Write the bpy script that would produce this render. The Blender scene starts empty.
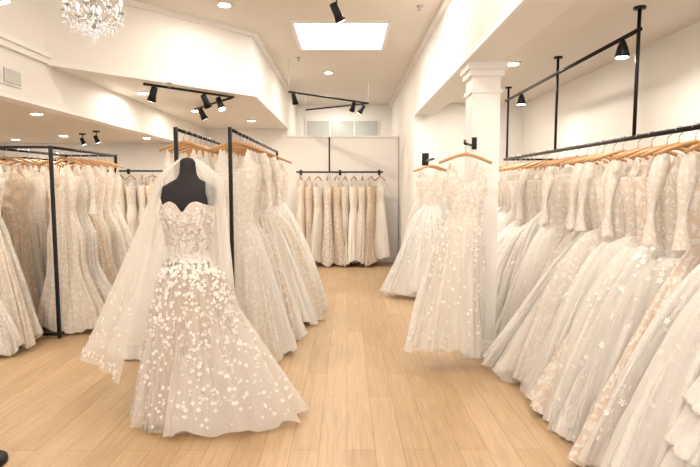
import bpy, math, random
import numpy as np
from mathutils import Vector, Matrix
random.seed(7)
scene = bpy.context.scene
pi = math.pi

# ------------------------------------------------------------------ materials
def new_mat(name):
    m = bpy.data.materials.new(name); m.use_nodes = True
    nt = m.node_tree; nt.nodes.clear()
    out = nt.nodes.new('ShaderNodeOutputMaterial')
    return m, nt, out
def N(nt, typ, **kw):
    n = nt.nodes.new(typ)
    for k, v in kw.items(): setattr(n, k, v)
    return n
def c4(c): return (c[0], c[1], c[2], 1)

def simple(name, col, rough=.5, metal=0, bump=0, bscale=40):
    m, nt, out = new_mat(name)
    p = N(nt, 'ShaderNodeBsdfPrincipled')
    p.inputs['Roughness'].default_value = rough; p.inputs['Metallic'].default_value = metal
    tc = N(nt, 'ShaderNodeTexCoord'); nz = N(nt, 'ShaderNodeTexNoise'); nz.inputs['Scale'].default_value = bscale
    nz.inputs['Detail'].default_value = 3
    nt.links.new(tc.outputs['Object'], nz.inputs['Vector'])
    mx = N(nt, 'ShaderNodeMixRGB'); mx.inputs[1].default_value = c4(col)
    mx.inputs[2].default_value = c4([c * .95 for c in col])
    nt.links.new(nz.outputs['Fac'], mx.inputs[0]); nt.links.new(mx.outputs[0], p.inputs['Base Color'])
    if bump:
        b = N(nt, 'ShaderNodeBump'); b.inputs['Strength'].default_value = bump; b.inputs['Distance'].default_value = .004
        nt.links.new(nz.outputs['Fac'], b.inputs['Height']); nt.links.new(b.outputs[0], p.inputs['Normal'])
    nt.links.new(p.outputs[0], out.inputs[0])
    return m
def emit(name, col, s):
    m, nt, out = new_mat(name)
    e = N(nt, 'ShaderNodeEmission'); e.inputs[0].default_value = c4(col); e.inputs[1].default_value = s
    nt.links.new(e.outputs[0], out.inputs[0]); return m

def fabric(name, base, lace, scale=26, amount=.5, transl=.3, transp=0.0, bump=.5, net=.6, streak=.5):
    """lace pattern (clustered motifs + fine net) over a base cloth with fine vertical gathers; translucent"""
    m, nt, out = new_mat(name); L = nt.links
    tc = N(nt, 'ShaderNodeTexCoord')
    nz = N(nt, 'ShaderNodeTexNoise'); nz.inputs['Scale'].default_value = 14; nz.inputs['Detail'].default_value = 4
    L.new(tc.outputs['Object'], nz.inputs['Vector'])
    add = N(nt, 'ShaderNodeMixRGB', blend_type='ADD'); add.inputs[0].default_value = .15
    L.new(tc.outputs['Object'], add.inputs[1]); L.new(nz.outputs['Color'], add.inputs[2])
    vo = N(nt, 'ShaderNodeTexVoronoi'); vo.inputs['Scale'].default_value = scale
    L.new(add.outputs[0], vo.inputs['Vector'])
    v2 = N(nt, 'ShaderNodeTexVoronoi', feature='DISTANCE_TO_EDGE'); v2.inputs['Scale'].default_value = scale * 2.4
    L.new(add.outputs[0], v2.inputs['Vector'])
    r1 = N(nt, 'ShaderNodeMapRange'); r1.inputs[1].default_value = amount + .07; r1.inputs[2].default_value = amount - .07
    L.new(vo.outputs['Distance'], r1.inputs[0])
    r2 = N(nt, 'ShaderNodeMapRange'); r2.inputs[1].default_value = .12; r2.inputs[2].default_value = .03; r2.inputs[4].default_value = net
    L.new(v2.outputs['Distance'], r2.inputs[0])
    mxm = N(nt, 'ShaderNodeMath', operation='MAXIMUM'); L.new(r1.outputs[0], mxm.inputs[0]); L.new(r2.outputs[0], mxm.inputs[1])
    col = N(nt, 'ShaderNodeMixRGB'); col.inputs[1].default_value = c4(base); col.inputs[2].default_value = c4(lace)
    L.new(mxm.outputs[0], col.inputs[0])
    # vertical gathers
    mp = N(nt, 'ShaderNodeMapping'); mp.inputs['Scale'].default_value = (38, 38, 1.6); L.new(tc.outputs['Object'], mp.inputs[0])
    ns = N(nt, 'ShaderNodeTexNoise'); ns.inputs['Scale'].default_value = 1.0; ns.inputs['Detail'].default_value = 3; L.new(mp.outputs[0], ns.inputs['Vector'])
    b0 = N(nt, 'ShaderNodeBump'); b0.inputs['Strength'].default_value = streak; b0.inputs['Distance'].default_value = .02
    L.new(ns.outputs['Fac'], b0.inputs['Height'])
    b = N(nt, 'ShaderNodeBump'); b.inputs['Strength'].default_value = bump; b.inputs['Distance'].default_value = .003
    L.new(mxm.outputs[0], b.inputs['Height']); L.new(b0.outputs[0], b.inputs['Normal'])
    p = N(nt, 'ShaderNodeBsdfPrincipled'); p.inputs['Roughness'].default_value = .75
    p.inputs['Specular IOR Level'].default_value = .25
    L.new(col.outputs[0], p.inputs['Base Color']); L.new(b.outputs[0], p.inputs['Normal'])
    t = N(nt, 'ShaderNodeBsdfTranslucent'); L.new(col.outputs[0], t.inputs[0])
    mx = N(nt, 'ShaderNodeMixShader'); mx.inputs[0].default_value = transl
    L.new(p.outputs[0], mx.inputs[1]); L.new(t.outputs[0], mx.inputs[2])
    last = mx
    if transp > 0:
        tr = N(nt, 'ShaderNodeBsdfTransparent')
        m2 = N(nt, 'ShaderNodeMixShader')
        mm = N(nt, 'ShaderNodeMapRange'); mm.inputs[3].default_value = transp; mm.inputs[4].default_value = transp * .6
        L.new(mxm.outputs[0], mm.inputs[0]); L.new(mm.outputs[0], m2.inputs[0])
        L.new(mx.outputs[0], m2.inputs[1]); L.new(tr.outputs[0], m2.inputs[2]); last = m2
    L.new(last.outputs[0], out.inputs[0]); return m

M_wall = simple('wall_paint', (.84, .81, .765), .6, 0, .12, 120)
M_ceil = simple('ceiling_paint', (.80, .745, .675), .7, 0, .1, 90)
M_trim = simple('trim_paint', (.87, .85, .82), .4)
M_black = simple('black_iron', (.012, .012, .013), .4, .5)
M_form = simple('black_form_cloth', (.015, .014, .018), .8, 0, .3, 300)
M_wood = simple('hanger_wood', (.56, .30, .13), .4, 0, .1, 30)
M_metal = simple('hook_metal', (.6, .6, .6), .25, 1)
M_flower = simple('applique_white', (.94, .91, .87), .7)
M_tag = simple('paper_tag', (.9, .88, .85), .6)
M_glass = simple('pale_glass', (.46, .47, .45), .15)
M_white_metal = simple('white_metal', (.8, .78, .75), .4)
M_ventd = simple('vent_dark', (.25, .22, .2), .7)
M_lamp = emit('lamp_glow', (1, .93, .82), 18)
M_sky = emit('skylight_glow', (1, .99, .97), 8)
M_bulb = emit('bulb_glow', (1, .9, .75), 8)

F = {
 'tulle_white': fabric('tulle_white', (.95, .925, .89), (.96, .945, .92), 14, .15, .3, 0, .1, .2, .9),
 'tulle_ivory': fabric('tulle_ivory', (.94, .885, .81), (.95, .91, .85), 18, .2, .3, 0, .15, .2, .9),
 'tulle_blush': fabric('tulle_blush', (.89, .80, .72), (.94, .89, .84), 20, .3, .3, 0, .3, .3, .8),
 'lace_white': fabric('lace_white', (.87, .80, .72), (.96, .94, .90), 28, .44, .25, 0, .6, .5, .4),
 'lace_ivory': fabric('lace_ivory', (.85, .75, .63), (.96, .91, .84), 30, .44, .25, 0, .6, .6, .4),
 'lace_nude': fabric('lace_nude', (.82, .69, .58), (.96, .92, .87), 24, .45, .25, 0, .6, .3, .4),
 'lace_champagne': fabric('lace_champagne', (.76, .61, .47), (.91, .82, .71), 28, .4, .25, 0, .6, .4, .4),
 'satin_ivory': fabric('satin_ivory', (.91, .85, .76), (.92, .87, .79), 8, .1, .12, 0, .05, .1, .3),
 'bodice_lace': fabric('bodice_lace', (.83, .73, .63), (.96, .94, .90), 34, .44, .22, 0, .7, .6, .15),
}
M_sheer = fabric('sheer_tulle_layer', (.96, .935, .90), (.96, .94, .91), 16, .15, .4, .5, .05, .1, .8)
M_hero = fabric('hero_tulle', (.87, .75, .65), (.89, .79, .70), 12, .2, .3, 0, .1, .2, .9)
M_heroover = fabric('hero_overlay', (.94, .89, .84), (.95, .91, .87), 14, .15, .35, .62, .1, .1, .9)
M_train = fabric('hero_train', (.93, .88, .83), (.95, .91, .87), 14, .15, .35, .36, .1, .1, .9)
M_veil = fabric('veil_tulle', (.95, .92, .88), (.95, .92, .88), 22, .1, .45, .44, .05, .1, .5)
M_bod = fabric('hero_bodice_lace', (.82, .69, .59), (.95, .92, .88), 40, .4, .2, 0, .7, .6, .15)

def floor_mat():
    m, nt, out = new_mat('oak_planks'); L = nt.links
    tc = N(nt, 'ShaderNodeTexCoord'); mp = N(nt, 'ShaderNodeMapping'); mp.inputs['Rotation'].default_value = (0, 0, pi / 2)
    L.new(tc.outputs['Object'], mp.inputs[0])
    br = N(nt, 'ShaderNodeTexBrick'); br.offset = .37
    br.inputs['Scale'].default_value = 1; br.inputs['Brick Width'].default_value = 1.25; br.inputs['Row Height'].default_value = .16
    br.inputs['Mortar Size'].default_value = .0018; br.inputs['Mortar Smooth'].default_value = .3
    br.inputs['Color1'].default_value = (.455, .305, .17, 1); br.inputs['Color2'].default_value = (.52, .36, .215, 1)
    br.inputs['Mortar'].default_value = (.28, .175, .09, 1); br.inputs['Bias'].default_value = 0
    L.new(mp.outputs[0], br.inputs['Vector'])
    m2 = N(nt, 'ShaderNodeMapping'); m2.inputs['Scale'].default_value = (16, .9, 1); L.new(tc.outputs['Object'], m2.inputs[0])
    nz = N(nt, 'ShaderNodeTexNoise'); nz.inputs['Scale'].default_value = 3; nz.inputs['Detail'].default_value = 7; nz.inputs['Distortion'].default_value = .8
    L.new(m2.outputs[0], nz.inputs['Vector'])
    rp = N(nt, 'ShaderNodeMapRange'); rp.inputs[1].default_value = .3; rp.inputs[2].default_value = .7; rp.inputs[3].default_value = .84; rp.inputs[4].default_value = 1.08
    L.new(nz.outputs['Fac'], rp.inputs[0])
    mu = N(nt, 'ShaderNodeMixRGB', blend_type='MULTIPLY'); mu.inputs[0].default_value = 1
    L.new(br.outputs['Color'], mu.inputs[1]); L.new(rp.outputs[0], mu.inputs[2])
    p = N(nt, 'ShaderNodeBsdfPrincipled'); p.inputs['Roughness'].default_value = .38; p.inputs['Specular IOR Level'].default_value = .4
    L.new(mu.outputs[0], p.inputs['Base Color']); L.new(p.outputs[0], out.inputs[0]); return m
M_floor = floor_mat()

# ------------------------------------------------------------------ mesh builder
class MB:
    def __init__(s): s.v = []; s.f = []; s.m = []; s.mats = []; s.sm = []
    def mi(s, mat):
        if mat not in s.mats: s.mats.append(mat)
        return s.mats.index(mat)
    def add(s, vs, fs, mat, smooth=False):
        o = len(s.v); k = s.mi(mat)
        s.v.extend([tuple(map(float, v)) for v in vs])
        for f in fs: s.f.append(tuple(o + i for i in f)); s.m.append(k); s.sm.append(smooth)
    def box(s, x0, x1, y0, y1, z0, z1, mat):
        vs = [(x, y, z) for x in (x0, x1) for y in (y0, y1) for z in (z0, z1)]
        s.add(vs, [(0, 1, 3, 2), (4, 6, 7, 5), (0, 4, 5, 1), (2, 3, 7, 6), (0, 2, 6, 4), (1, 5, 7, 3)], mat)
    def tube(s, pts, r, mat, n=10, smooth=True, caps=True):
        pts = [Vector(p) for p in pts]; rs = r if isinstance(r, (list, tuple)) else [r] * len(pts)
        vs = []; up = None
        for i, p in enumerate(pts):
            d = (pts[min(i + 1, len(pts) - 1)] - pts[max(i - 1, 0)]).normalized()
            if up is None:
                up = Vector((0, 0, 1)) if abs(d.z) < .9 else Vector((1, 0, 0))
            a = d.cross(up).normalized(); b = a.cross(d).normalized(); up = b
            for j in range(n):
                t = 2 * pi * j / n
                vs.append(p + (a * math.cos(t) + b * math.sin(t)) * rs[i])
        fs = []
        for i in range(len(pts) - 1):
            for j in range(n):
                k = (j + 1) % n
                fs.append((i * n + j, i * n + k, (i + 1) * n + k, (i + 1) * n + j))
        if caps:
            fs.append(tuple(range(n))[::-1]); fs.append(tuple((len(pts) - 1) * n + j for j in range(n)))
        s.add(vs, fs, mat, smooth)
    def prism(s, poly, z0, z1, mat):
        n = len(poly)
        vs = [(x, y, z0) for x, y in poly] + [(x, y, z1) for x, y in poly]
        fs = [tuple(range(n)), tuple(range(n, 2 * n))] + [(i, (i + 1) % n, n + (i + 1) % n, n + i) for i in range(n)]
        s.add(vs, fs, mat)
    def lathe(s, prof, mat, c=(0, 0), n=24, sy=1):
        vs = []; 
        for r, z in prof:
            for j in range(n):
                t = 2 * pi * j / n; vs.append((c[0] + r * math.cos(t), c[1] + r * sy * math.sin(t), z))
        fs = [(i * n + j, i * n + (j + 1) % n, (i + 1) * n + (j + 1) % n, (i + 1) * n + j) for i in range(len(prof) - 1) for j in range(n)]
        fs.append(tuple(range(n))); fs.append(tuple((len(prof) - 1) * n + j for j in range(n)))
        s.add(vs, fs, mat, True)
    def octa(s, p, r, h, mat):
        x, y, z = p
        s.add([(x + r, y, z), (x, y + r, z), (x - r, y, z), (x, y - r, z), (x, y, z + h), (x, y, z - h)],
              [(0, 1, 4), (1, 2, 4), (2, 3, 4), (3, 0, 4), (1, 0, 5), (2, 1, 5), (3, 2, 5), (0, 3, 5)], mat)
    def build(s, name, loc=(0, 0, 0), rot=0, fix=True):
        me = bpy.data.meshes.new(name); me.from_pydata(s.v, [], s.f)
        for m in s.mats: me.materials.append(m)
        me.polygons.foreach_set('material_index', s.m); me.polygons.foreach_set('use_smooth', s.sm)
        me.update()
        if fix:
            import bmesh
            bm = bmesh.new(); bm.from_mesh(me); bmesh.ops.recalc_face_normals(bm, faces=bm.faces); bm.to_mesh(me); bm.free()
        o = bpy.data.objects.new(name, me); scene.collection.objects.link(o)
        o.location = loc; o.rotation_euler = (0, 0, rot); return o

def box(name, x0, x1, y0, y1, z0, z1, mat):
    b = MB(); b.box(x0, x1, y0, y1, z0, z1, mat); return b.build(name)

# ------------------------------------------------------------------ room shell
HC = 3.35
YB = 10.6
box('floor', -7.2, 2.7, -3.1, 12.8, -.1, 0, M_floor)
box('ceiling', -2.85, 1.3, -3.1, 12.8, HC, HC + .1, M_ceil)
b = MB(); b.box(-2.85, -2.73, -3.0, 10.6, 2.23, HC, M_wall); b.build('wall_left_bulkhead')
b = MB(); b.box(-2.73, -2.695, -3.0, 5.03, 2.60, 2.65, M_trim); b.box(-2.73, -2.67, -3.0, 5.03, 2.65, 2.69, M_trim); b.build('trim_1')
box('trim_2', -2.86, -2.71, -3.0, 10.6, 2.205, 2.235, M_trim)
b = MB(); b.prism([(-2.73, 5.03), (-1.15, 6.75), (-1.15, 10.6), (-2.73, 10.6)], 2.6, HC, M_wall); b.build('ceiling_soffit')
d = Vector((1.58, 1.72)).normalized(); nrm = Vector((d.y, -d.x))
def strip(name, off, z0, z1):
    b = MB(); a = Vector((-2.73, 5.03)); c = Vector((-1.15, 6.75))
    a2 = a + nrm * off; c2 = c + nrm * off + d * off
    b.prism([tuple(a), tuple(a2), tuple(c2), (c.x + off, 10.6), (c.x, 10.6), tuple(c)], z0, z1, M_trim); b.build(name)
strip('trim_3', .03, 2.59, 2.64); strip('trim_4', .05, HC - .05, HC)
box('ceiling_alcove', -7.2, -2.85, -3.1, 10.6, 2.32, 2.42, M_ceil)
box('wall_left', -7.2, -7.1, -3.1, 10.7, 0, 2.32, M_wall)
box('wall_back_left', -7.1, -1.15, 10.6, 10.72, 0, HC, M_wall)
box('wall_partition', -1.15, 1.0, 10.6, 10.72, 0, 2.44, M_wall)
box('trim_5', -1.15, 1.0, 10.57, 10.75, 2.44, 2.47, M_trim)
box('wall_back', -1.2, 1.3, 12.5, 12.6, 0, HC, M_wall)
box('wall_back_side', -1.27, -1.15, 10.72, 12.5, 0, HC, M_wall)
b = MB(); b.box(1.01, 1.29, -3.0, 8.0, 2.53, HC, M_wall); b.build('beam_right')
b = MB(); b.box(.98, 1.01, -3.0, 8.0, 2.53, 2.56, M_trim); b.box(.96, 1.01, -3, 12.5, HC - .06, HC, M_trim); b.build('trim_6')
box('wall_right_far', 1.01, 1.29, 8.0, 12.5, 0, HC, M_wall)
b = MB(); b.box(.98, 1.01, 8.0, 8.35, 0, 2.53, M_trim); b.box(.985, 1.3, 7.98, 8.0, 0, 2.53, M_trim); b.build('trim_7')
box('wall_bay_end', 1.29, 2.6, 8.0, 8.1, 0, 2.70, M_wall)
box('ceiling_bay', 1.29, 2.7, -3.1, 8.1, 2.70, 2.80, M_ceil)
box('wall_right', 2.58, 2.7, -3.1, 8.1, 0, 2.70, M_wall)
b = MB()
b.box(-7.2, 2.7, -3.15, -3.0, 0, .35, M_wall); b.box(-7.2, 2.7, -3.15, -3.0, 2.3, HC, M_wall)
for x in (-7.2, -4.9, -2.6, -.3, 2.0): b.box(x, x + (.3 if x < 2 else .7), -3.15, -3.0, .35, 2.3, M_wall)
b.build('wall_front')
for i, x in enumerate((-6.9, -4.6, -2.3, 0.0)):
    b = MB()
    b.box(x, x + .05, -3.12, -3.04, .35, 2.3, M_black); b.box(x + 1.95, x + 2.0, -3.12, -3.04, .35, 2.3, M_black)
    b.box(x, x + 2, -3.12, -3.04, .35, .4, M_black); b.box(x, x + 2, -3.12, -3.04, 2.25, 2.3, M_black)
    b.box(x + .98, x + 1.02, -3.12, -3.04, .4, 2.25, M_black); b.build('window_%d' % (i + 2))
box('baseboard_back', -7.1, 1.0, 10.58, 10.6, 0, .1, M_trim)
box('baseboard_right', .99, 1.01, 8.0, 10.58, 0, .12, M_trim)
box('baseboard_bay', 1.29, 2.58, 7.98, 8.0, 0, .1, M_trim)
box('baseboard_left', -7.1, -7.08, -3, 10.6, 0, .1, M_trim)
b = MB(); b.box(-.95, .72, 12.46, 12.5, 2.40, 3.02, M_white_metal)
for x0 in (-.90, -.36, .18): b.box(x0, x0 + .5, 12.44, 12.47, 2.45, 2.97, M_glass)
b.build('window_1')
b = MB(); b.box(-.6, .46, 6.3, 7.45, HC - .005, HC + .0, M_sky)
for (x0, x1, y0, y1) in ((-.65, -.6, 6.25, 7.5), (.46, .51, 6.25, 7.5), (-.6, .46, 6.25, 6.3), (-.6, .46, 7.45, 7.5)):
    b.box(x0, x1, y0, y1, HC - .02, HC, M_trim)
b.build('skylight')
# column
b = MB(); cx, cy = 1.175, 4.75; w = .12
b.box(cx - w, cx + w, cy - w, cy + w, 0, 2.53, M_trim)
for z0, z1, e in ((0, .10, .035), (.10, .14, .022), (2.28, 2.31, .015), (2.42, 2.47, .025), (2.47, 2.53, .045)):
    b.box(cx - w - e, cx + w + e, cy - w - e, cy + w + e, z0, z1, M_trim)
b.build('column')
b = MB(); b.box(-2.73, -2.715, 4.36, 4.62, 2.31, 2.45, M_white_metal); b.box(-2.715, -2.712, 4.38, 4.60, 2.325, 2.435, M_ventd)
for i in range(9): b.box(-2.713, -2.703, 4.385 + i * .025, 4.395 + i * .025, 2.325, 2.435, M_white_metal)
b.build('air_vent')
b = MB(); b.box(-2.73, -2.715, 6.5, 6.72, 2.34, 2.44, M_white_metal)
for i in range(6): b.box(-2.716, -2.708, 6.52, 6.70, 2.35 + i * .015, 2.357 + i * .015, M_ventd)
b.build('air_vent')

# ------------------------------------------------------------------ lights
def area(name, loc, size, power, col=(1, .905, .785), rot=(0, 0, 0), spread=pi):
    l = bpy.data.lights.new(name, 'AREA'); l.shape = 'DISK'; l.size = size; l.energy = power; l.color = col; l.spread = spread
    o = bpy.data.objects.new(name, l); o.location = loc; o.rotation_euler = rot; scene.collection.objects.link(o); return o
def downlight(x, y, z, power=30):
    b = MB(); b.lathe([(.085, z), (.085, z - .012), (.065, z - .014)], M_white_metal, (x, y), 20)
    b.lathe([(.06, z - .015), (.06, z - .017)], M_lamp, (x, y), 20)
    o = b.build('recessed_ceiling_light')
    a = area('lamp', (x, y, z - .03), .12, power); a.parent = o
for (x, y) in ((-1.25, 5.7), (.3, 3.0), (-1.0, 3.0), (-1.0, .5), (.3, .5), (-2.2, 1.5), (-.3, 9.0), (.55, 5.4), (-.2, 11.6)): downlight(x, y, HC, 22 if y > 8 else (11 if y == 5.7 else 16))
for (x, y) in ((-2.4, 6.5), (-1.6, 9.2), (-2.2, 8.0)): downlight(x, y, 2.6, 13)
for (x, y) in ((-3.5, 6.2), (-4.6, 8.9), (-4.2, 4.0), (-5.8, 6.5), (-3.4, 9.3), (-5.8, 9.6)): downlight(x, y, 2.32, 16)
downlight(-3.1, 4.0, 2.32, 18)
for y in (1.0, 3.0, 5.4, 7.2): downlight(1.62, y, 2.70, 9.5)

def head(b, p, dr, L=.13, r=.04, top=None):
    p = Vector(p); dr = Vector(dr).normalized()
    b.tube([p - dr * L * .5, p - dr * L * .45, p + dr * L * .1, p + dr * L * .5], [r * .6, r * .75, r * .8, r * 1.1], M_black, 14)
    b.tube([p + dr * L * .5, p + dr * (L * .5 + .003)], r * .9, M_lamp, 14)
    if top is not None:
        b.tube([p, top], .008, M_black, 6)
def track(name, pts, zc, heads, zt):
    b = MB()
    for i in range(len(pts) - 1):
        b.tube([(*pts[i], zt), (*pts[i + 1], zt)], .014, M_black, 8)
    for p in pts: b.tube([(p[0], p[1], zt), (p[0], p[1], zc)], .004, M_white_metal, 6)
    for (x, y, dx, dy, dz) in heads:
        head(b, (x, y, zt - .09), (dx, dy, dz), L=.15, r=.045, top=(x, y, zt))
    return b.build(name)
track('track_light', [(-2.12, 5.75), (-1.36, 6.6), (-2.1, 7.6)], 2.6, [(-2.05, 5.83, -.4, .3, -1), (-1.62, 6.31, .3, .6, -1), (-1.5, 6.5, .4, -.3, -1), (-1.95, 7.4, .4, .5, -1)], 2.56)
track('track_light', [(-.86, 8.1), (.36, 9.2), (-.75, 10.0)], HC, [(-.78, 8.17, .2, .6, -1), (.1, 8.97, -.3, .6, -1), (.25, 9.28, -.6, .3, -1)], 2.88)
for (x, y, z, dr) in ((-.09, 4.9, 3.02, (.5, .3, -1)), (-2.42, 3.9, 2.86, (.3, .2, -1))):
    b = MB(); head(b, (x, y, z), dr, .17, .045, (x, y, HC - .02)); b.lathe([(.05, HC), (.05, HC - .025)], M_black, (x, y), 16); b.build('ceiling_spotlight')
for (x, y) in ((-4.15, 8.6), (-3.75, 8.2)):
    b = MB(); head(b, (x, y, 2.2), (.3, .3, -1), .11, .038, (x, y, 2.31)); b.lathe([(.05, 2.32), (.05, 2.30)], M_black, (x, y), 16); b.build('ceiling_spotlight')
RX = 1.97; RZ = 1.83; TZ = 2.55
b = MB()
b.tube([(RX, 3.72, TZ), (RX, 6.8, TZ)], .016, M_black, 8)
b.tube([(RX, 1.3, RZ), (RX, 6.8, RZ)], .016, M_black, 8)
for y in (3.74, 5.15, 6.7):
    b.tube([(RX, y, RZ), (RX, y, 2.70)], .013, M_black, 8)
    b.lathe([(.04, 2.70), (.04, 2.685)], M_black, (RX, y), 14)
b.tube([(RX, 1.5, RZ), (RX, 1.5, 2.70)], .013, M_black, 8)
b.tube([(RX, 6.8, RZ), (2.58, 6.8, RZ)], .013, M_black, 8)
b.build('suspended_clothes_rail')
for y in (3.95, 6.2):
    b = MB(); b.lathe([(.018, TZ - .017), (.035, TZ - .06), (.05, TZ - .12), (.045, TZ - .13)], M_black, (RX, y), 16); b.lathe([(.043, TZ - .133), (.043, TZ - .136)], M_lamp, (RX, y), 16)
    o = b.build('track_spotlight'); a = area('lamp', (RX, y, TZ - .15), .08, 9); a.parent = o
for (x, y, z) in ((.75, 5.75, HC), (-.7, 8.0, HC), (-1.9, 5.9, 2.6)):
    b = MB(); b.lathe([(.035, z), (.03, z - .01), (.008, z - .012), (.008, z - .04), (.02, z - .042), (.02, z - .046)], M_metal, (x, y), 12); b.build('fire_sprinkler')

# chandelier
M_crys, nt, out = new_mat('crystal')
p = N(nt, 'ShaderNodeBsdfPrincipled'); p.inputs['Base Color'].default_value = (.9, .9, .92, 1); p.inputs['Roughness'].default_value = .08
p.inputs['Transmission Weight'].default_value = .6; p.inputs['IOR'].default_value = 1.5
p.inputs['Emission Color'].default_value = (1, .97, .93, 1); p.inputs['Emission Strength'].default_value = .1
nt.links.new(p.outputs[0], out.inputs[0])
b = MB(); cx, cy = -1.93, 4.25; zb = 2.69
b.lathe([(.06, HC), (.05, HC - .03), (.012, HC - .04), (.008, zb + .33), (.03, zb + .3), (.012, zb + .26), (.02, zb + .2), (.05, zb + .16), (.015, zb + .1), (.04, zb + .05), (.01, zb)], M_metal, (cx, cy), 16)
for k in range(8):
    a = 2 * pi * k / 8 + .2; c, s = math.cos(a), math.sin(a)
    pts = [(cx + c * r, cy + s * r, z) for r, z in ((.02, zb + .12), (.07, zb + .06), (.13, zb + .04), (.19, zb + .08), (.2, zb + .12))]
    b.tube(pts, .005, M_metal, 6)
    b.lathe([(.008, zb + .12), (.03, zb + .13), (.03, zb + .135)], M_metal, (cx + c * .2, cy + s * .2), 10)
    b.lathe([(.007, zb + .135), (.007, zb + .18)], M_trim, (cx + c * .2, cy + s * .2), 8)
    b.lathe([(.004, zb + .18), (.012, zb + .2), (.006, zb + .225), (.001, zb + .235)], M_bulb, (cx + c * .2, cy + s * .2), 8)
    for i, r in enumerate((.07, .1, .13, .16, .2, .215)):
        b.octa((cx + c * r, cy + s * r, zb + (.02 if r < .18 else .09)), .009, .02, M_crys)
        b.octa((cx + c * r, cy + s * r, zb - .02 + (0 if r < .18 else .06)), .007, .015, M_crys)
    for j in range(9):
        t = j / 8.; r = .2 * (1 - t) ** .8 + .03; z = zb + .14 + .17 * t - .06 * math.sin(pi * t)
        b.octa((cx + c * r, cy + s * r, z), .008, .012, M_crys)
    for j in range(7):
        t = (j + .5) / 7; a2 = a + t * 2 * pi / 8
        b.octa((cx + math.cos(a2) * .2, cy + math.sin(a2) * .2, zb + .12 - .05 * math.sin(pi * t)), .007, .012, M_crys)
for k in range(14):
    a = 2 * pi * k / 14
    for r, z in ((.05, zb - .02), (.03, zb - .05), (.09, zb + 0.01)): b.octa((cx + math.cos(a) * r, cy + math.sin(a) * r, z), .009, .018, M_crys)
b.octa((cx, cy, zb - .09), .016, .03, M_crys)
o = b.build('crystal_chandelier')
l = bpy.data.lights.new('lamp', 'POINT'); l.energy = 3; l.color = (1, .9, .78); l.shadow_soft_size = .15
lo = bpy.data.objects.new('lamp', l); lo.location = (cx, cy, zb + .2); lo.parent = o; scene.collection.objects.link(lo)

# ------------------------------------------------------------------ dresses
def smooth(x): x = np.clip(x, 0, 1); return x * x * (3 - 2 * x)
def dress_grid(rng, style, top, hem, fl, fr, Th, A, nth=120, nt=40, tiers=0, dip=.07, strap=.13, waist=.14, bust=.18, tbust=.09, nf=1.0, tw=.25, chaos=1.0):
    tw = tw + rng.uniform(-.05, .08); dip = dip * rng.uniform(.5, 1.8); waist = waist * rng.uniform(.85, 1.1)
    t = np.linspace(0, 1, nt)[:, None]; th = np.linspace(0, 2 * pi, nth, endpoint=False)[None, :]
    s = np.clip((t - tw) / (1 - tw), 0, 1)
    if style == 'ball': g = s ** .56
    elif style == 'a': g = s ** .85
    elif style == 'sheath': g = .25 * smooth(s / .25) + .75 * s ** 1.5
    else: g = .25 * smooth(s / .25) + .75 * smooth((s - .42) / .58)
    if tiers:
        ph = (s * tiers) % 1.0; g = g * (1 + .055 * (ph ** 1.3 - .45) * (s > .05))
    cside = (np.cos(th) + 1) / 2; cside = smooth(cside)
    flare = fl + (fr - fl) * cside
    k = smooth(t / tw)
    bw = bust + (waist - bust) * k; bt = tbust + (.07 - tbust) * k
    bil = 1 + chaos * .16 * s * (np.sin(2 * th + 3.1 * s + rng.uniform(0, 6)) + .7 * np.sin(3 * th - 5 * s + rng.uniform(0, 6)))
    W = bw + (flare - waist) * g; T = (bt + (Th - .07) * g) * bil
    F_ = 0
    for kk, a in ((5, .9), (9, .9), (14, .6), (23, .4), (37, .2)):
        kk = int(kk * nf + rng.integers(0, 3)); ph0 = rng.uniform(0, 6.28); dr = rng.uniform(-1.6, 1.6)
        w_ = np.sin(kk * th + ph0 + dr * s)
        F_ = F_ + a * (1 - 2 * np.abs(w_) ** .8 if kk < 16 else w_)
    nx = np.cos(th) / np.maximum(W, .03); ny = np.sin(th) / np.maximum(T, .03); ln = np.sqrt(nx ** 2 + ny ** 2)
    D = A * s ** .7 * F_ * .6
    if tiers: D = D * .6 + .010 * ((s * tiers) % 1.0) * np.sin(th * 26 + np.floor(s * tiers) * 2 + 1.5 * np.sin(th * 5)) * (s > .05) + .02 * (((s * tiers) % 1.0) ** 1.5) * (s > .05)
    x = W * np.cos(th) + D * nx / ln; y = T * np.sin(th) + D * ny / ln
    c = np.abs(np.cos(th))
    nz = (strap * np.exp(-((c - .62) / .16) ** 2) - dip * np.exp(-(c / .28) ** 2) * (np.sin(th) < 0) - .03 * (c < .3) * (np.sin(th) > 0)) * np.clip(1 - t / .14, 0, 1)
    z = top - t * (top - hem) + nz + s ** 6 * (.035 * np.sin(3 * th + rng.uniform(0, 6)) + .014 * F_)
    z = np.maximum(z, .012 + .01 * (F_ + 2) * (s > .9) * .3)
    x = x + np.zeros_like(z)
    return np.stack([x, y + chaos * .06 * s * rng.uniform(-1, .6), z], -1), tw
def add_grid(b, G, mat, closed=True):
    nt, nth = G.shape[:2]
    fs = []
    for i in range(nt - 1):
        for j in range(nth if closed else nth - 1):
            k = (j + 1) % nth
            fs.append((i * nth + j, (i + 1) * nth + j, (i + 1) * nth + k, i * nth + k))
    b.add(G.reshape(-1, 3), fs, mat, True)
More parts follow.
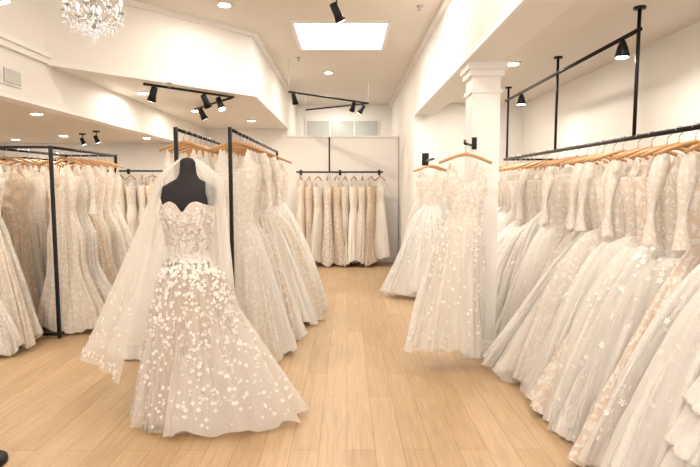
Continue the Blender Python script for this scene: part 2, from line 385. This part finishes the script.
def add_flowers(b, G, rng, n, mat, size=(.018, .035), tr=(.05, 1.0), power=1.0, out=.006, jr=None):
    nt, nth = G.shape[:2]
    for _ in range(n):
        i = int((tr[0] + (tr[1] - tr[0]) * rng.random() ** power) * (nt - 2)); i = max(0, min(nt - 2, i))
        j = rng.integers(0, nth) if jr is None else int(rng.uniform(*jr)) % nth
        f = rng.random()
        p = Vector(G[i, j]) * (1 - f) + Vector(G[i + 1, j]) * f; e1 = Vector(G[i, (j + 2) % nth]) - Vector(G[i, (j - 2) % nth]); e2 = Vector(G[min(i + 1, nt - 1), j]) - Vector(G[i, j])
        n_ = e2.cross(e1)
        if n_.length < 1e-7: continue
        n_.normalize(); cen = Vector((G[i, :, 0].mean(), G[i, :, 1].mean(), p.z))
        if n_.dot(p - cen) < 0: n_ = -n_
        u = n_.orthogonal().normalized(); v = n_.cross(u); r = rng.uniform(*size); a0 = rng.uniform(0, 6.28)
        p = p + n_ * out; vs = []; fs = []
        for q in range(5):
            a = a0 + q * 2 * pi / 5; da = .45
            def pt(rr, aa, h): return p + (u * math.cos(aa) + v * math.sin(aa)) * rr + n_ * h
            o = len(vs); vs += [p, pt(r * .6, a - da, r * .15), pt(r * .92, a - .25, r * .3), pt(r * .92, a + .25, r * .3), pt(r * .6, a + da, r * .15)]
            fs += [(o, o + 1, o + 2, o + 3, o + 4)]
        b.add(vs, fs, mat)
def add_hanger(b, rz):
    L = .215
    pts = [(-L, 0, rz - .155), (-.15, 0, rz - .128), (-.07, 0, rz - .1), (0, 0, rz - .085), (.07, 0, rz - .1), (.15, 0, rz - .128), (L, 0, rz - .155)]
    b.tube(pts, [.011, .013, .012, .014, .012, .013, .011], M_wood, 8)
    hp = [(0, 0, rz - .085), (0, 0, rz - .04)] + [(.0 + .024 * math.sin(a) , 0, rz - .0035 - .024 * math.cos(a)) for a in np.linspace(0.3, 4.6, 9)]
    b.tube(hp, .0028, M_metal, 6)
cnt = 0
def dress(x, y, rz, rot, style, mat, fl=.3, fr=.3, Th=.14, A=.03, hem=.06, tiers=0, flowers=0, sleeves=False, hi=True, tag=False, fsize=(.010, .022), nf=1.0, name='wedding_dress', dip=.07, sheer=False, chaos=1.0):
    global cnt; cnt += 1
    rng = np.random.default_rng(cnt * 13 + 5)
    b = MB(); top = rz - .275
    G, tw = dress_grid(rng, style, top, hem, fl, fr, Th, A, 150 if hi else 80, (120 if tiers else 44) if hi else 26, tiers, dip=dip, nf=nf, chaos=chaos)
    kb = int(round(tw * (G.shape[0] - 1)))
    if 'tulle' in mat:
        add_grid(b, G[kb:], F[mat]); add_grid(b, G[:kb + 1], F['bodice_lace'])
        if hi: add_flowers(b, G, rng, 130, M_flower, (.007, .014), (.2, .5), 1.6, .003)
    else: add_grid(b, G, F[mat])
    Gf = G
    if sheer:
        rng2 = np.random.default_rng(cnt * 17 + 3)
        G2, tw2 = dress_grid(rng2, style, top, hem - .02, fl + .04, fr + .02, Th + .035, A * 1.2, 150, 44, 0, chaos=chaos * .8)
        k0 = max(12, kb); add_grid(b, G2[k0:], M_sheer); Gf = G2
    if flowers: add_flowers(b, Gf, rng, flowers, M_flower, fsize, power=1.5, out=.003)
    add_hanger(b, rz)
    if sleeves:
        for sgn in (-1, 1):
            n = 8
            pts = [(sgn * (.17 + .05 * math.sin(i / n * 2)), -.01 * i / n, rz - .16 - .5 * i / n) for i in range(n + 1)]
            b.tube(pts, [.035 + .012 * math.sin(i * .9) for i in range(n + 1)], F['lace_white'], 10, caps=False)
    if tag:
        b.box(.10, .15, -.105, -.103, rz - .36, rz - .27, M_tag)
    return b.build(name, (x, y, 0), rot, fix=False)

R = random.Random(11)
seq = ['tulle_white','lace_white','tulle_ivory','lace_white','tulle_white','tulle_blush','tulle_white','lace_white','tulle_ivory','tulle_white','lace_ivory','tulle_white','lace_ivory']
y = 1.75; i = 0
while y < 6.7:
    mat = seq[(i * 5 + 3) % len(seq)]
    st = R.choice(['ball', 'a', 'ball', 'ball'])
    fa = R.uniform(.68, .86) 
    if mat == 'lace_ivory': st = 'a'; fa = R.uniform(.60, .70)
    tiers = 0
    if i in (3,): mat = 'tulle_white'; st = 'ball'; tiers = 6; fa = .80
    if i in (4,): mat = 'tulle_white'; st = 'ball'; fa = .82
    if i in (6, 7, 10): mat = 'lace_nude'; st='a'; fa = .80
    if i in (5, 8, 9, 12): mat = 'tulle_white'; st = 'ball'
    if 4.3 < y < 5.2: fa = min(fa, .60)
    fln = (0 if tiers else R.choice([0, 150, 300, 420]))
    if i in (5, 8): fln = 420
    dress(RX + R.uniform(-.03, .03), y, RZ, R.uniform(-.28, .28) * (.4 if 4.3 < y < 5.2 else 1), st, mat, fl=fa, fr=.46, Th=R.uniform(.18, .30), A=R.uniform(.038, .058), hem=R.uniform(.02, .10),
          tiers=tiers, flowers=fln, sleeves=R.random() < .25, hi=y < 5.5, tag=R.random() < .25, sheer=('tulle' in mat and not tiers and y < 5.2), chaos=1.5, fsize=(.009, .022) if i in (5, 8) else (.008, .018))
    y += R.uniform(.145, .19); i += 1

# --- gowns hanging by the column and by the far end of the opening
b = MB(); b.tube([(1.08, 4.63, 1.84), (.95, 4.39, 1.84)], .010, M_black, 8); b.tube([(.95, 4.39, 1.84), (.948, 4.385, 1.87)], .010, M_black, 8); b.box(1.06, 1.10, 4.618, 4.63, 1.81, 1.91, M_black); b.build('garment_hook_rail')
dress(.955, 4.38, 1.84, 0.05, 'a', 'tulle_ivory', fl=.44, fr=.14, Th=.15, A=.034, hem=.20, flowers=560, fsize=(.008, .018), sheer=True, chaos=.4)
b = MB(); b.tube([(1.15, 7.98, 1.86), (1.15, 7.2, 1.86)], .012, M_black, 8); b.box(1.1, 1.2, 7.975, 7.985, 1.8, 1.98, M_black); b.build('garment_hook_rail')
dress(1.15, 7.3, 1.86, .2, 'a', 'tulle_white', fl=.66, fr=.25, Th=.28, A=.05, hem=.1, flowers=160, sheer=True)
dress(1.15, 7.5, 1.86, 0, 'ball', 'tulle_white', fl=.5, fr=.25, Th=.2, A=.035, hem=.15)
dress(1.15, 7.68, 1.86, -.1, 'ball', 'lace_white', fl=.45, fr=.2, Th=.12, A=.025, hem=.18)

# --- racks
def rack(name, x0, x1, y0, y1, z, foot=.0, cross=True):
    b = MB()
    for x in (x0, x1):
        b.tube([(x, y0, z), (x, y1, z)], .014, M_black, 8)
        for y in (y0, y1):
            b.box(x - .014, x + .014, y - .014, y + .014, .03, z + .015, M_black)
    for y in (y0, y1):
        b.box(x0 - foot, x1 + foot, y - .016, y + .016, .03, .06, M_black)
        if cross: b.box(x0, x1, y - .012, y + .012, z - .012, z + .012, M_black)
        for x in (x0 - foot, x1 + foot):
            b.tube([(x - .01, y, .022), (x + .01, y, .022)], .022, M_black, 12)
    for x in (x0, x1): b.box(x - .012, x + .012, y0, y1, .03, .055, M_black)
    return b.build(name)
rack('garment_rack', -1.36, -.93, 4.35, 7.25, 1.95, .0, cross=False)
mats_c = ['lace_white', 'tulle_white', 'lace_white', 'lace_nude', 'tulle_white', 'tulle_ivory', 'lace_white', 'tulle_white', 'lace_ivory']
y = 4.56; i = 0
while y < 7.15:
    mat = mats_c[i % len(mats_c)]
    big = y > 5.6
    dress(-.93, y, 1.95, R.uniform(-.2, .2), 'ball' if i % 3 == 2 else ('a' if i % 2 else 'sheath'), mat, fl=.22, fr=(R.uniform(.54, .72) if big else R.uniform(.36, .48) + (.06 if i else 0)), Th=.17 if i else .13, A=.026 if i < 2 else .038,
          hem=.03, flowers=(380 if i in (3, 4, 5) else 0), hi=i < 8, sleeves=(i in (2, 6)), fsize=(.012, .024))
    y += .165; i += 1
y = 4.56; i = 0
while y < 7.15:
    mat = ['tulle_white', 'lace_white', 'tulle_white', 'lace_ivory', 'tulle_ivory'][i % 5]
    dress(-1.36, y, 1.95, R.uniform(-.2, .2), 'a', mat, fl=(.74 if i == 0 else .62 if i < 3 else R.uniform(.4, .55)), fr=.2, Th=(.2 if i == 0 else .16), A=.045 if i < 2 else .03, hem=.03, flowers=(260 if i == 0 else 0), hi=i < 4)
    y += .17; i += 1
rack('garment_rack', -3.45, -2.84, 5.24, 6.7, 1.87, 0)
y = 5.50; i = 0
while y < 6.65:
    mat = ['lace_ivory', 'lace_white', 'lace_champagne', 'tulle_ivory', 'lace_ivory', 'lace_white'][i % 6]
    dress(-2.88, y, 1.87, R.uniform(-.12, .12), ['mermaid', 'mermaid', 'a'][i % 3], mat, fl=.3, fr=R.uniform(.38, .58), Th=.15 if i == 0 else .18, A=.034, hem=.06, sleeves=i == 1, hi=i < 4, flowers=(200 if i == 1 else 0), chaos=.5 if i == 0 else 1)
    dress(-3.45, y, 1.87, R.uniform(-.2, .2), ['mermaid', 'a'][i % 2], ['lace_champagne', 'lace_ivory', 'lace_white'][i % 3], fl=.4, fr=.28, Th=.15, A=.03, hem=.08, hi=i < 3)
    y += .2; i += 1
rack('garment_rack', -3.85, -3.3, 4.55, 5.15, 1.85, 0.28)
for i, (x, y) in enumerate(((-3.3, 4.68), (-3.3, 4.83), (-3.32, 4.98), (-3.85, 4.7), (-3.85, 4.9))):
    dress(x, y, 1.85, R.uniform(-.15, .15), ['mermaid', 'a', 'a'][i % 3], ['lace_white', 'lace_ivory', 'lace_white'][i % 3], fl=.36, fr=.42, Th=.16, A=.04, hem=.07)
rack('garment_rack', -4.85, -4.3, 7.3, 9.2, 1.87, 0)
y = 7.45; i = 0
while y < 9.1:
    mat = ['tulle_ivory', 'lace_ivory', 'tulle_white', 'lace_white'][i % 4]
    dress(-4.3, y, 1.87, R.uniform(-.1, .1), ['a', 'ball'][i % 2], mat, fl=.4, fr=R.uniform(.35, .5), Th=.15, A=.025, hem=.08, hi=False)
    y += .18; i += 1
def backrail(x0, x1, y, z, mats, step, ups=()):
    b = MB(); b.tube([(x0, y, z), (x1, y, z)], .016, M_black, 8)
    xs = [x0 + .05, (x0 + x1) / 2, x1 - .05]
    for x in xs:
        b.tube([(x, y, z), (x, 10.6, z)], .012, M_black, 8)
        b.box(x - .025, x + .025, 10.585, 10.6, z - .05, z + .05, M_black)
    for x, up in ups:
        b.tube([(x, y, z), (x, y, up)], .014, M_black, 8); b.tube([(x, y, up), (x, 10.6, up)], .012, M_black, 8)
    b.build('clothes_rail')
    x = x0 + .08; i = 0
    while x < x1 - .05:
        dress(x, y, z, pi / 2 + R.uniform(-.4, .4), R.choice(['a', 'sheath', 'mermaid', 'a']), mats[i % len(mats)], fl=.38, fr=.24, Th=R.uniform(.12, .17), A=.03, hem=R.uniform(.05, .2), hi=False)
        x += step * R.uniform(.85, 1.15); i += 1
backrail(-.95, .68, 10.2, 1.76, ['lace_ivory', 'lace_champagne', 'tulle_ivory', 'lace_nude', 'lace_champagne', 'tulle_blush', 'satin_ivory'], .155, ups=((-.33, 2.40),))
backrail(-6.6, -1.9, 10.2, 1.78, ['lace_ivory', 'tulle_ivory', 'tulle_blush', 'lace_champagne', 'tulle_white', 'satin_ivory'], .19)

# ------------------------------------------------------------------ mannequin with hero gown
root = bpy.data.objects.new('dress_form_mannequin', None); scene.collection.objects.link(root); root.location = (-1.0, 3.42, 0)
b = MB()
prof = [(.115, .08, .95), (.105, .075, 1.05), (.115, .08, 1.14), (.145, .10, 1.26), (.158, .10, 1.33), (.168, .095, 1.40), (.182, .085, 1.45), (.175, .075, 1.485), (.12, .065, 1.52), (.07, .058, 1.545), (.054, .052, 1.575), (.049, .047, 1.62), (.047, .045, 1.655), (.03, .03, 1.672), (.008, .008, 1.678)]
vs = []; n = 32
for w, dd, z in prof:
    for j in range(n):
        a = 2 * pi * j / n; vs.append((w * math.cos(a), dd * math.sin(a), z))
fs = [(i * n + j, i * n + (j + 1) % n, (i + 1) * n + (j + 1) % n, (i + 1) * n + j) for i in range(len(prof) - 1) for j in range(n)] + [tuple(range(n)), tuple((len(prof) - 1) * n + j for j in range(n))]
b.add(vs, fs, M_form, True)
b.tube([(0, 0, .08), (0, 0, .96)], .014, M_black, 10)
for k in range(4):
    a = pi / 4 + k * pi / 2
    b.tube([(0, 0, .10), (math.cos(a) * .3, math.sin(a) * .3, .02), (math.cos(a) * .32, math.sin(a) * .32, .012)], .011, M_black, 8)
o = b.build('form_body'); o.parent = root

def hero_grid(seed, top, hem, fl, fr, Thf, A, grow=0, nth=280, nt=90):
    rng = np.random.default_rng(seed)
    t = np.linspace(0, 1, nt)[:, None]; th = np.linspace(0, 2 * pi, nth, endpoint=False)[None, :]
    tw = .24; s = np.clip((t - tw) / (1 - tw), 0, 1); k = smooth(t / tw)
    g = .12 * smooth(s / .14) + .88 * s ** .88
    cs = smooth((np.cos(th) + 1) / 2)
    wfl = fl + (fr - fl) * cs
    gr = np.where(np.cos(th) > 0, g + (fr - .42 > 0) * .25 * (s ** 2.2 - g) * cs, g)
    bust = .168 + .012 * np.sin(np.clip(t / tw, 0, 1) * pi * .5)
    bw = bust + (.125 - bust) * k; bd = .135 + (.098 - .135) * k
    W = bw + grow + (wfl - .125) * gr; T = bd + grow + (Thf - .098) * g
    F_ = 0
    for kk, a in ((6, .8), (11, .9), (17, .6), (29, .4), (47, .2)):
        w_ = np.sin((kk + rng.integers(0, 3)) * th + rng.uniform(0, 6.28) + rng.uniform(-1, 1) * s)
        F_ = F_ + a * (1 - 2 * np.abs(w_) ** .8)
    nx = np.cos(th) / W; ny = np.sin(th) / T; ln = np.sqrt(nx ** 2 + ny ** 2); D = A * s ** .7 * F_ * .6
    x = W * np.cos(th) + D * nx / ln; y = T * np.sin(th) + D * ny / ln
    c = np.cos(th); fr_ = (np.sin(th) < 0)
    sweet = (.030 * np.exp(-((np.abs(c) - .45) / .30) ** 2) - .035 * np.exp(-(c / .15) ** 2)) * fr_ - .02 * (~fr_)
    cup = .018 * np.exp(-((np.abs(c) - .42) / .22) ** 2) * fr_ * np.exp(-((t - .08) / .06) ** 2)
    y = y - cup
    z = top - t * (top - hem) + sweet * np.clip(1 - t / .1, 0, 1)
    z = np.maximum(z + s ** 6 * .012 * F_, .015 + .006 * (F_ + 2.5))
    return np.stack([x, y, z + 0 * x], -1)
b = MB()
G = hero_grid(21, 1.35, .05, .31, .42, .27, .03)
add_grid(b, G, M_hero)
o = b.build('gown_lining', fix=False); o.parent = root
b = MB()
G2 = hero_grid(22, 1.375, .02, .385, .60, .33, .052, grow=.008)
nt_, nth_ = G2.shape[:2]
add_grid(b, G2[20:], M_heroover)
add_grid(b, G2[:22], M_bod)
rg = np.random.default_rng(5)
add_flowers(b, G2, rg, 1250, M_flower, (.007, .015), (.02, .32), 1.0, .004)
add_flowers(b, G2, rg, 900, M_flower, (.007, .018), (.22, .98), 2.0, .005)
for k in range(15):
    j = int(nth_ * (.52 + .032 * k)) % nth_
    for q in range(66):
        fi = 16 + q * 1.05
        if rg.random() < (fi - 10) / 100.: continue
        i = int(fi + rg.uniform(-1, 1)); jj = int(j + 7 * math.sin(q * .3 + k * 2) + rg.integers(-2, 3)) % nth_
        if i >= nt_ - 4: continue
        add_flowers(b, G2[i:i + 4], rg, 1, M_flower, (.006, .015), (0, .5), 1, .005, jr=(jj, jj + 1))
o = b.build('gown_overskirt', fix=False); o.parent = root
nt, na = 50, 120
t = np.linspace(0, 1, nt)[:, None]; a = np.linspace(-1.75, 1.3, na)[None, :]
Rr = .12 + (.50 + .11 * np.cos(a + .5)) * t ** 1.1
Rr = Rr + .026 * t * (np.sin(a * 11 + 1) + .7 * np.sin(a * 19 + 2 + t) + .4 * np.sin(a * 33))
x = Rr * np.cos(a) * .98 + .03 * t; y = Rr * np.sin(a) * .52
z = 1.0 * (1 - t ** 1.1) * (1 - .1 * t) + .02 + .02 * t * (1 + np.sin(a * 13 + 3 * t)) 
z = np.maximum(z, .015)
G3 = np.stack([x, y, z + 0 * x], -1)
b = MB(); add_grid(b, G3, M_train, closed=False)
add_flowers(b, G3[:, 3:-3], rg, 340, M_flower, (.007, .017), (.15, .98), .9, .005)
o = b.build('gown_train', fix=False); o.parent = root
nt, na = 64, 260
t = np.linspace(0, 1, nt)[:, None]; u = np.linspace(0, 1, na)[None, :]
ph = (232 - 284 * u) * pi / 180
sh = smooth(t / .10); q = np.clip((t - .10) / .90, 0, 1)
left = smooth((-np.cos(ph) + .2) / 1.2)
rr = .055 + (.155) * sh + (.04 + .56 * left) * q ** 1.1
rr = rr + (.006 + .028 * q ** .7) * (np.sin(u * 60 + 1) + .7 * np.sin(u * 97 + 2 * t) + .4 * np.sin(u * 151))
x = rr * np.cos(ph); y = rr * np.sin(ph) * .6 + .03 + .30 * q * np.maximum(left, .35)
z = 1.67 - .15 * smooth(t / .12) - q * (1.50 - .30 * left) + 0 * x
z = np.maximum(z, .02)
b = MB(); G4 = np.stack([x, y, z], -1); add_grid(b, G4, M_veil, closed=False)
add_flowers(b, G4[:, 2:-2], rg, 260, M_flower, (.008, .016), (.6, .99), .6, .004)
add_flowers(b, G4[:, 2:-2], rg, 260, M_flower, (.008, .014), (.955, .99), 1, .003)
o = b.build('sheer_veil', fix=False); o.parent = root

b = MB(); b.lathe([(.14, 0), (.14, .02), (.05, .035), (.02, .04)], M_black, (-1.99, 2.80), 24); b.build('stand_base')

# ------------------------------------------------------------------ world, camera
w = bpy.data.worlds.new('sky'); scene.world = w; w.use_nodes = True
bg = w.node_tree.nodes['Background']; bg.inputs[0].default_value = (1, .975, .945, 1); bg.inputs[1].default_value = 3.7
cam = bpy.data.cameras.new('camera'); cam.sensor_width = 36; cam.lens = 540 / 700 * 36; cam.clip_start = .05
co = bpy.data.objects.new('camera', cam); scene.collection.objects.link(co)
co.location = (0, 0, 1.5); co.rotation_euler = (math.radians(90 - 5.03), 0, math.radians(-.32))
scene.camera = co
try:
    scene.view_settings.view_transform = 'Standard'
    scene.view_settings.exposure = 0.22
except Exception as e: print(e)
